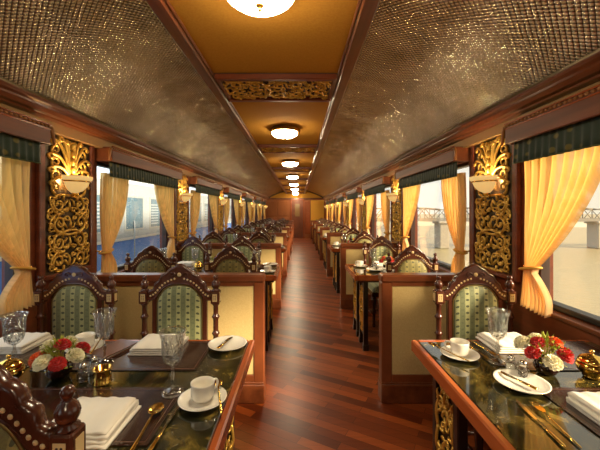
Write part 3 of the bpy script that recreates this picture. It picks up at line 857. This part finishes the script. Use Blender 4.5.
def ruffle(mb, o, r, seed):
    """a carnation: five whorls of short frilled petals"""
    rnd = random.Random(seed); O = Vector(o)
    ax = Vector((o[0]*5, o[1]*5, .55)).normalized(); e1 = ax.cross(Vector((0,1,.01))).normalized(); e2 = ax.cross(e1)
    for layer in range(5):
        n = (4, 7, 9, 11, 12)[layer]; th0 = (.18,.5,.85,1.2,1.55)[layer]
        for i in range(n):
            a = 2*pi*(i+rnd.random()*.6)/n + layer; ph = rnd.random()*6; wd = .42
            def fn(u, v, a=a, ph=ph, th0=th0, wd=wd):
                aa = a+(u-.5)*2*wd*(.4+.9*v)/max(.35, sin(th0)); rad = r*(.35+.65*v)*(1+.05*sin(14*u+ph)*v)
                th = th0+.10*sin(16*u+ph)*v+.05*sin(7*u+2*ph)
                return O + e1*(rad*sin(th)*cos(aa)) + e2*(rad*sin(th)*sin(aa)) + ax*(rad*.85*cos(th))
            mb.grid(fn, 5, 2, False)
    mb.ball((o[0],o[1],o[2]), r*.62, r*.62, r*.55, 10, 6)
def make_flowers(seed=1, name='flower_bowl'):
    root = empty(name); tag(root, '', 'flower arrangement', 'red and cream flower bowls on the tables')
    b = MB(); b.lathe([(0,0),(.030,0),(.034,.003),(.045,.02),(.049,.04),(.045,.056),(.042,.060),(.039,.056),(.044,.04),(.04,.022),(0,.014)], 28); b.build('bowl', WINEGLASS, root)
    rnd = random.Random(seed)
    spots = [(-.072,-.018,.070,PETR,'r'),(-.02,-.062,.084,PETW,'w'),(.034,-.056,.076,PETR,'r'),(.072,-.008,.088,PETW,'w'),(-.04,.0,.122,PETW,'w'),(.022,-.012,.134,PETR,'r'),(-.078,.035,.092,PETO,'o'),(.068,.045,.098,PETR,'r'),(.0,.06,.116,PETW,'w'),(-.055,-.045,.092,PETO,'o')]
    if seed == 2:
        spots = [(-.070,-.02,.092,PETR,'r'),(-.02,-.062,.070,PETW,'w'),(.034,-.056,.092,PETR,'r'),(.074,-.008,.084,PETR,'r'),(-.035,.0,.126,PETR,'r'),(.026,-.012,.130,PETO,'o'),(-.078,.035,.112,PETW,'w'),(.068,.045,.098,PETO,'o'),(.0,.06,.116,PETW,'w')]
    for i, (x, y, z, m, c) in enumerate(spots):
        b = MB(); ruffle(b, (x, y, z), .032 if c != 'w' else .036, seed*50+i); b.build({'r':'red_flower','w':'cream_flower','o':'orange_flower'}[c], m, root)
    b = MB()
    for i in range(130):
        a = rnd.random()*2*pi; el = rnd.uniform(.0,1.4); L = rnd.uniform(.012,.026)
        R = rnd.uniform(.075,.108); o = Vector((cos(a)*cos(el)*R*.9, sin(a)*cos(el)*R*.8, .055+sin(el)*R*.95))
        d = Vector((cos(a)*cos(el), sin(a)*cos(el), sin(el)*1.0+.3)).normalized(); sd = d.cross(Vector((0,0,1))); sd = sd.normalized() if sd.length > .01 else Vector((1,0,0)); up = sd.cross(d)
        w = L*.30
        vs = [o-d*L*.5, o+sd*w+up*.003, o+d*L, o-sd*w+up*.003, o+up*.006]
        b.add(vs, [(0,1,4),(1,2,4),(2,3,4),(3,0,4)], True)
    for i in range(16):
        a = rnd.random()*2*pi; el = rnd.uniform(.1,1.4); p = Vector((.02*cos(a), .02*sin(a), .05)); q = Vector((cos(a)*cos(el)*.085, sin(a)*cos(el)*.085, .05+sin(el)*.10))
        b.tube([p, (p+q)/2+Vector((0,0,.01)), q], .0014, 4)
    b.build('foliage', LEAF, root); root.scale = (.9,.9,.9)
    return root
def make_gold_pot():
    root = empty('sugar_pot'); tag(root, '', 'sugar pot', 'gilt sugar pots')
    b = MB(); b.lathe([(0,0),(.028,0),(.03,.004),(.026,.008),(.044,.022),(.05,.038),(.047,.05),(.042,.054),(0,.054)], 28); b.build('body', BRASS, root)
    b = MB(); b.lathe([(.044,.054),(.045,.057),(.038,.070),(.022,.080),(.006,.084),(.005,.088),(.009,.094),(.006,.10),(0,.101)], 28); b.build('lid', BRASS, root)
    for s in (-1, 1):
        b = MB(); b.tube(bez((s*.046,0,.044),(s*.068,0,.052),(s*.066,0,.022),(s*.044,0,.026),8), .003, 6); b.build('handle', BRASS, root)
    return root
def make_gold_cup():
    root = empty('toothpick_holder'); tag(root, '', 'holder', 'gilt holders')
    b = MB(); b.lathe([(0,0),(.030,0),(.032,.004),(.029,.008),(.029,.046),(.032,.05),(.0325,.056),(.028,.056),(.026,.012),(0,.010)], 24); b.build('body', BRASS, root)
    b = MB(); b.tube(bez((.028,0,.044),(.05,0,.05),(.05,0,.014),(.028,0,.014),8), .003, 6); b.build('handle', BRASS, root)
    return root
def make_shaker(name):
    root = empty(name); tag(root, '', 'shaker', 'crystal salt and pepper shakers')
    b = MB(); b.lathe([(0,0),(.019,0),(.021,.004),(.021,.034),(.016,.044),(.012,.048),(0,.048)], 8); b.build('body', CRYSTAL, root)
    b = MB(); b.lathe([(0,.004),(.015,.004),(.015,.026),(0,.027)], 12); b.build('contents', principled(name+'_grains', rgb(230,222,206) if 'salt' in name else rgb(70,58,48), .9), root)
    b = MB(); b.lathe([(.013,.047),(.014,.05),(.013,.06),(.008,.066),(0,.067)], 14); b.build('cap', principled('silver_cap', rgb(210,206,196), .15, metal=1), root)
    return root
def make_menu():
    root = empty('menu_folder'); tag(root, '', 'menu', 'leather menu folders')
    M = Matrix.Rotation(radians(20), 4, 'Y')
    b = MB(); b.box(-.055,.055,-.09,.09,0,.004,.001); b.build('back_cover', MENU, root)
    b = MB(); b.box(-.052,.05,-.086,.086,.004,.010); b.build('pages', LINEN, root)
    b = MB(); b.box(-.055,.055,-.09,.09,.010,.014,.001); b.build('front_cover', MENU, root)
    return root
K = dict(goblet=Kit(make_goblet()), cup=Kit(make_cup()), saucer=Kit(make_saucer()), plate=Kit(make_plate()), spoon=Kit(make_spoon()), tspoon=Kit(make_tablespoon()), fork=Kit(make_fork()), knife=Kit(make_knife()),
         bknife=Kit(make_butter_knife()), napkin=Kit(make_napkin()), fl1=Kit(make_flowers(1)), fl2=Kit(make_flowers(2)), pot=Kit(make_gold_pot()), gcup=Kit(make_gold_cup()),
         salt=Kit(make_shaker('salt_shaker')), pepper=Kit(make_shaker('pepper_shaker')), menu=Kit(make_menu()))
def put(kind, x, y, bay, text, rz=0, dz=0):
    return K[kind].put((x, y+PITCH*bay, surf(x, y-Y0, bay)+dz), rz, text)
PL = .0062   # top of a plate's well
for bay in range(NB):
    o_ = ORD[bay]
    for s in (-1, 1):
        T = '%s table %s' % (o_, SIDE[s])
        # covers: (seat, near/far, goblet, cup, plate, napkin, cutlery)
        if s < 0:
            cov = [('aisle','near',(-.305,1.135),(-.187,1.085),None,(-.475,.955),(-.300,.96)),
                   ('aisle','far',(-.675,1.365),(-.835,1.49),(-.200,1.525),(-.505,1.515),None),
                   ('window','near',(-1.0,1.31),None,None,(-1.20,.985),None),
                   ('window','far',(-1.36,1.34),None,None,(-1.17,1.53),None)]
        else:
            cov = [('','near',(1.36,1.17),None,(.928,1.185),(1.10,.985),(.870,.985)),
                   ('','far',(.952,1.365),(.824,1.425),None,(1.10,1.535),(.965,1.50))]
        for seat, nf, gob, cup, plate, nap, cut in cov:
            if nap and nf == 'near' and bay: nap = (nap[0], nap[1]+.06)
            if bay == 0 and s < 0 and seat == 'window' and nf == 'near' : nap = None
            W = '%s side, %s' % (nf, (seat+' seat, ') if seat else '')
            if gob and not (bay == 0 and s > 0 and nf == 'near'): put('goblet', gob[0], gob[1], bay, 'cut crystal goblet, %s%s' % (W, T), .2)
            if cup:
                z = surf(cup[0], cup[1]-Y0, bay)
                put('saucer', cup[0], cup[1], bay, 'white saucer under coffee cup, %s%s' % (W, T))
                put('cup', cup[0], cup[1], bay, 'white coffee cup, %s%s' % (W, T), .9 if s < 0 else 2.6, PL+.0012)
                if bay == 0: put('spoon', cup[0]+(.056 if s < 0 else -.055), cup[1]-.005, bay, 'small gilt spoon on saucer, %s%s' % (W, T), .3 if s < 0 else .5, .0185)
            if bay > 1: continue
            if plate:
                put('plate', plate[0], plate[1], bay, 'white plate holding butter knife, %s%s' % (W, T))
                put('bknife', plate[0]-(.01), plate[1], bay, 'gilt butter knife on plate, %s%s' % (W, T), -.3 if s < 0 else .35, .0135)
            if nap: put('napkin', nap[0], nap[1], bay, 'folded white linen napkin, %s%s' % (W, T), 0 if nf == 'near' else pi)
            if cut and bay == 0:
                if s < 0:
                    put('tspoon', cut[0]-.008, cut[1]-.03, bay, 'large gilt spoon by napkin, %s%s' % (W, T), .06)
                    put('knife', cut[0]+.045, cut[1]-.01, bay, 'gilt knife by cup, %s%s' % (W, T), -.03)
                elif nf == 'near':
                    put('fork', cut[0]+.012, cut[1], bay, 'gilt fork next to the napkin, %s%s' % (W, T), -.08)
                    put('knife', cut[0]-.03, cut[1]-.005, bay, 'gilt knife next to the fork, %s%s' % (W, T), -.08)
                else:
                    put('fork', cut[0], cut[1]-.02, bay, 'gilt fork beyond the coffee cup, %s%s' % (W, T), pi+.1)
                    put('knife', cut[0]-.05, cut[1]-.02, bay, 'gilt knife beyond the coffee cup, %s%s' % (W, T), pi+.1)
        # centrepiece
        if s < 0:
            put('fl1', -.775, 1.245, bay, 'red and cream flowers in a dark bowl, %s' % T)
            if bay < 2:
                put('pot', -.93, 1.205, bay, 'round lidded gilt sugar pot beside the flowers, %s' % T, pi/2)
                put('gcup', -.585, 1.20, bay, 'small gilt cylinder cup beside the flowers, %s' % T, pi/2)
                put('pepper', -.665, 1.215, bay, 'crystal pepper shaker beside the flowers, %s' % T)
                put('salt', -.66, 1.27, bay, 'crystal salt shaker beside the flowers, %s' % T)
                if bay == 0: put('menu', -.70, 1.475, bay, 'brown leather menu folder lying by the napkin, %s' % T, -.35)
        else:
            put('fl2', 1.085, 1.275, bay, 'red and cream flowers in a dark bowl, %s' % T)
            if bay < 2:
                put('pot', 1.235, 1.245, bay, 'round lidded gilt sugar pot beside the flowers, %s' % T, pi/2)
                put('gcup', 1.37, 1.29, bay, 'small gilt cylinder cup beside the sugar pot, %s' % T, pi/2)
                put('salt', .955, 1.285, bay, 'crystal salt shaker beside the flowers, %s' % T)
                put('pepper', .968, 1.235, bay, 'crystal pepper shaker beside the flowers, %s' % T)
for kit in K.values():
    if not kit.used:
        for c in list(kit.root.children): bpy.data.objects.remove(c)
        bpy.data.objects.remove(kit.root)

# ------------------------------------------------------------------ outside
WATER_Z = CZ-16
def water_mat():
    m, nt, out = new_mat('silty_river'); L = nt.links.new
    p = N(nt, 'ShaderNodeBsdfPrincipled', Roughness=.35); p.inputs['Base Color'].default_value = rgb(142,126,92)
    tc = N(nt, 'ShaderNodeTexCoord'); mp = N(nt, 'ShaderNodeMapping'); mp.inputs['Scale'].default_value = (.6,1.6,1)
    nz = N(nt, 'ShaderNodeTexNoise', Scale=1.0, Detail=5.0); bp = N(nt, 'ShaderNodeBump', Strength=.5, Distance=.4)
    L(tc.outputs['Object'], mp.inputs[0]); L(mp.outputs[0], nz.inputs['Vector']); L(nz.outputs['Fac'], bp.inputs['Height']); L(bp.outputs[0], p.inputs['Normal']); L(p.outputs[0], out.inputs[0])
    return m
b = MB(); b.box(6, 1500, -300, 1800, WATER_Z-.5, WATER_Z); struct(b.build('river', water_mat()))
b = MB(); b.box(-60, -1.9, -40, 120, -1.3, -1.15); struct(b.build('ground', principled('track_ballast', rgb(150,140,125), .9, noise=((6,6,6), rgb(112,104,94)))))
br = empty('railway_bridge', (0, 142, WATER_Z)); tag(br, 'steel truss railway bridge on stone piers crossing the river', 'bridge')
HAZE = principled('hazed_steel', rgb(112,106,96), .8); STONE = principled('pale_stone', rgb(150,140,122), .9)  # distance haze is painted into the steel's colour
zd = 16-4.0; zt2 = 16+1.4
for i, x in enumerate((-5, 28.5, 61.7, 95, 128.5, 162, 195)):
    b = MB(); b.box(x-2.0, x+2.0, -3, 3, 0, zd-.8, .3); b.box(x-2.6, x+2.6, -3.6, 3.6, zd-1.4, zd-.3, .2); b.build('pier', STONE, br)
for i in range(6):
    x0 = -5+33.4*i; b = MB(); n = 8; w = 33.4/n
    for y in (-2.6, 2.6):
        b.box(x0, x0+33.4, y-.25, y+.25, zd-.4, zd+.9)
        tp = [zt2-.9*(abs(j-n/2)/(n/2))**2 for j in range(n+1)]
        for j in range(n):
            b.tube([(x0+w*j, y, tp[j]), (x0+w*(j+1), y, tp[j+1])], .28, 4)
            b.tube([(x0+w*j, y, zd if j % 2 else tp[j]), (x0+w*(j+1), y, tp[j+1] if j % 2 else zd)], .2, 4)
            b.tube([(x0+w*(j+1), y, zd), (x0+w*(j+1), y, tp[j+1])], .16, 4)
    b.box(x0, x0+33.4, -2.4, 2.4, zd-.2, zd+.1)
    b.build('truss_span', HAZE, br)
rnd = random.Random(5)
b = MB()
def bank(u, v):
    x = -60+900*u; return (x, 330+25*sin(u*9)+60*v, WATER_Z+ (2.2+1.2*sin(u*37)+1.0*sin(u*91))*v + .05)
b.grid(bank, 160, 3); b.box(-60, 840, 395, 400, WATER_Z-.2, WATER_Z+.6)
struct(b.build('hills', principled('hazed_far_bank', rgb(168,160,136), .95)))  # bank colour kept pale to paint in the river haze
# neighbouring coach seen through the left windows
co = empty('railway_coach', (-4.6, 14, -1.15)); tag(co, 'blue and white railway coach standing on the next track', 'railway coach')
CB = principled('coach_blue', rgb(38,122,226), .35, coat=.3); CWH = principled('coach_white', rgb(164,180,196), .4, coat=.2); CGL = principled('coach_window_glass', rgb(96,126,150), .12)
zsh = 1.15+.60
b = MB(); b.box(-2.9, 0, -22, 22, .75, zsh, .03); b.build('lower_body', CB, co)
b = MB(); b.box(-2.9, 0, -22, 22, zsh, 3.3, .03); b.build('upper_body', CWH, co)
b = MB(); b.grid(lambda u, v: (-2.9+2.9*u, -22+44*v, 3.3+.35*sin(pi*u)**.7 if 0 < u < 1 else 3.29), 14, 2); b.build('coach_roof', principled('coach_roof_paint', rgb(206,212,218), .5), co)
b = MB(); b.box(0, .012, -22, 22, zsh-.02, zsh+.05); b.build('waist_stripe', principled('pale_stripe', rgb(214,222,226), .5), co)
for i in range(-13, 14):
    y = i*1.5
    f = MB(); f.box(0, .02, y-.55, y+.55, zsh+.22, zsh+1.22, .006); fo = f.build('coach_window', principled('window_alloy', rgb(170,178,184), .4) if i == -13 else bpy.data.materials['window_alloy'], co)
    g = MB(); g.box(.02, .024, y-.48, y+.48, zsh+.28, zsh+1.16); g.build('window_glass', CGL, fo)
    if i % 2 == 0:
        lb = MB()
        for q in range(8): lb.box(.024, .034, y-.47, y+.05, zsh+.36+q*.085, zsh+.40+q*.085)
        lb.build('louvre', CWH, fo)
for y in (-9.0, -4.6, 1.0, 6.6, 12.3):
    hb = MB(); hb.tube([(.0,y,zsh-.6),(.06,y,zsh-.6),(.06,y,zsh+.5),(.0,y,zsh+.5)], .018, 6); hb.build('grab_rail', CWH, co)
b = MB(); b.box(-2.6, -.3, -20, 20, .45, .75); b.build('underframe', BLACK, co)
for y in (-17,-14.6,14.6,17):
    b = MB(); 
    for x in (-.65,-2.3):
        b.tube([(x-.06,y,.46),(x+.06,y,.46)], .46, 20)
    b.tube([(-2.3,y,.46),(-.65,y,.46)], .08, 8); b.build('wheel_set', BLACK, co)

# ------------------------------------------------------------------ light
w = bpy.data.worlds.new('World'); SC.world = w; w.use_nodes = True; nt = w.node_tree; nt.nodes.clear(); L = nt.links.new
out = nt.nodes.new('ShaderNodeOutputWorld'); bg = nt.nodes.new('ShaderNodeBackground'); tc = nt.nodes.new('ShaderNodeTexCoord'); sp = nt.nodes.new('ShaderNodeSeparateXYZ')
mr = nt.nodes.new('ShaderNodeMapRange'); mr.inputs['From Min'].default_value = -.6; mr.inputs['From Max'].default_value = .6
rp = nt.nodes.new('ShaderNodeValToRGB'); rp.color_ramp.elements[0].color = (1.9,2.1,2.25,1); rp.color_ramp.elements[1].color = (1.0,.91,.70,1)
L(tc.outputs['Generated'], sp.inputs[0]); L(sp.outputs[0], mr.inputs[0]); L(mr.outputs[0], rp.inputs[0]); L(rp.outputs[0], bg.inputs[0]); bg.inputs[1].default_value = 1.0; L(bg.outputs[0], out.inputs[0])
sun = bpy.data.lights.new('low_sun', 'SUN'); sun.energy = 13.0; sun.color = (1,.80,.52); sun.angle = radians(11)
so = bpy.data.objects.new('low_sun', sun); COL.objects.link(so)
so.rotation_euler = Vector((-.76, .46, -.42)).to_track_quat('-Z', 'Y').to_euler()

cam = bpy.data.cameras.new('Camera'); cam.sensor_width = 36; cam.lens = 330/600*36; cam.shift_x = .0025; cam.shift_y = -14/600; cam.clip_start = .02; cam.clip_end = 3000
co_ = bpy.data.objects.new('Camera', cam); COL.objects.link(co_); co_.location = (CX, 0, CZ); co_.rotation_euler = (pi/2, 0, 0); SC.camera = co_
vs = SC.view_settings; vs.view_transform = 'Standard'; vs.look = 'None'; vs.gamma = 1; vs.use_curve_mapping = False; vs.exposure = 0.0
cy = SC.cycles
cy.max_bounces = 8; cy.diffuse_bounces = 4; cy.glossy_bounces = 4; cy.transmission_bounces = 6; cy.transparent_max_bounces = 16; cy.use_denoising = True; cy.sample_clamp_indirect = 6; cy.caustics_reflective = False; cy.caustics_refractive = False
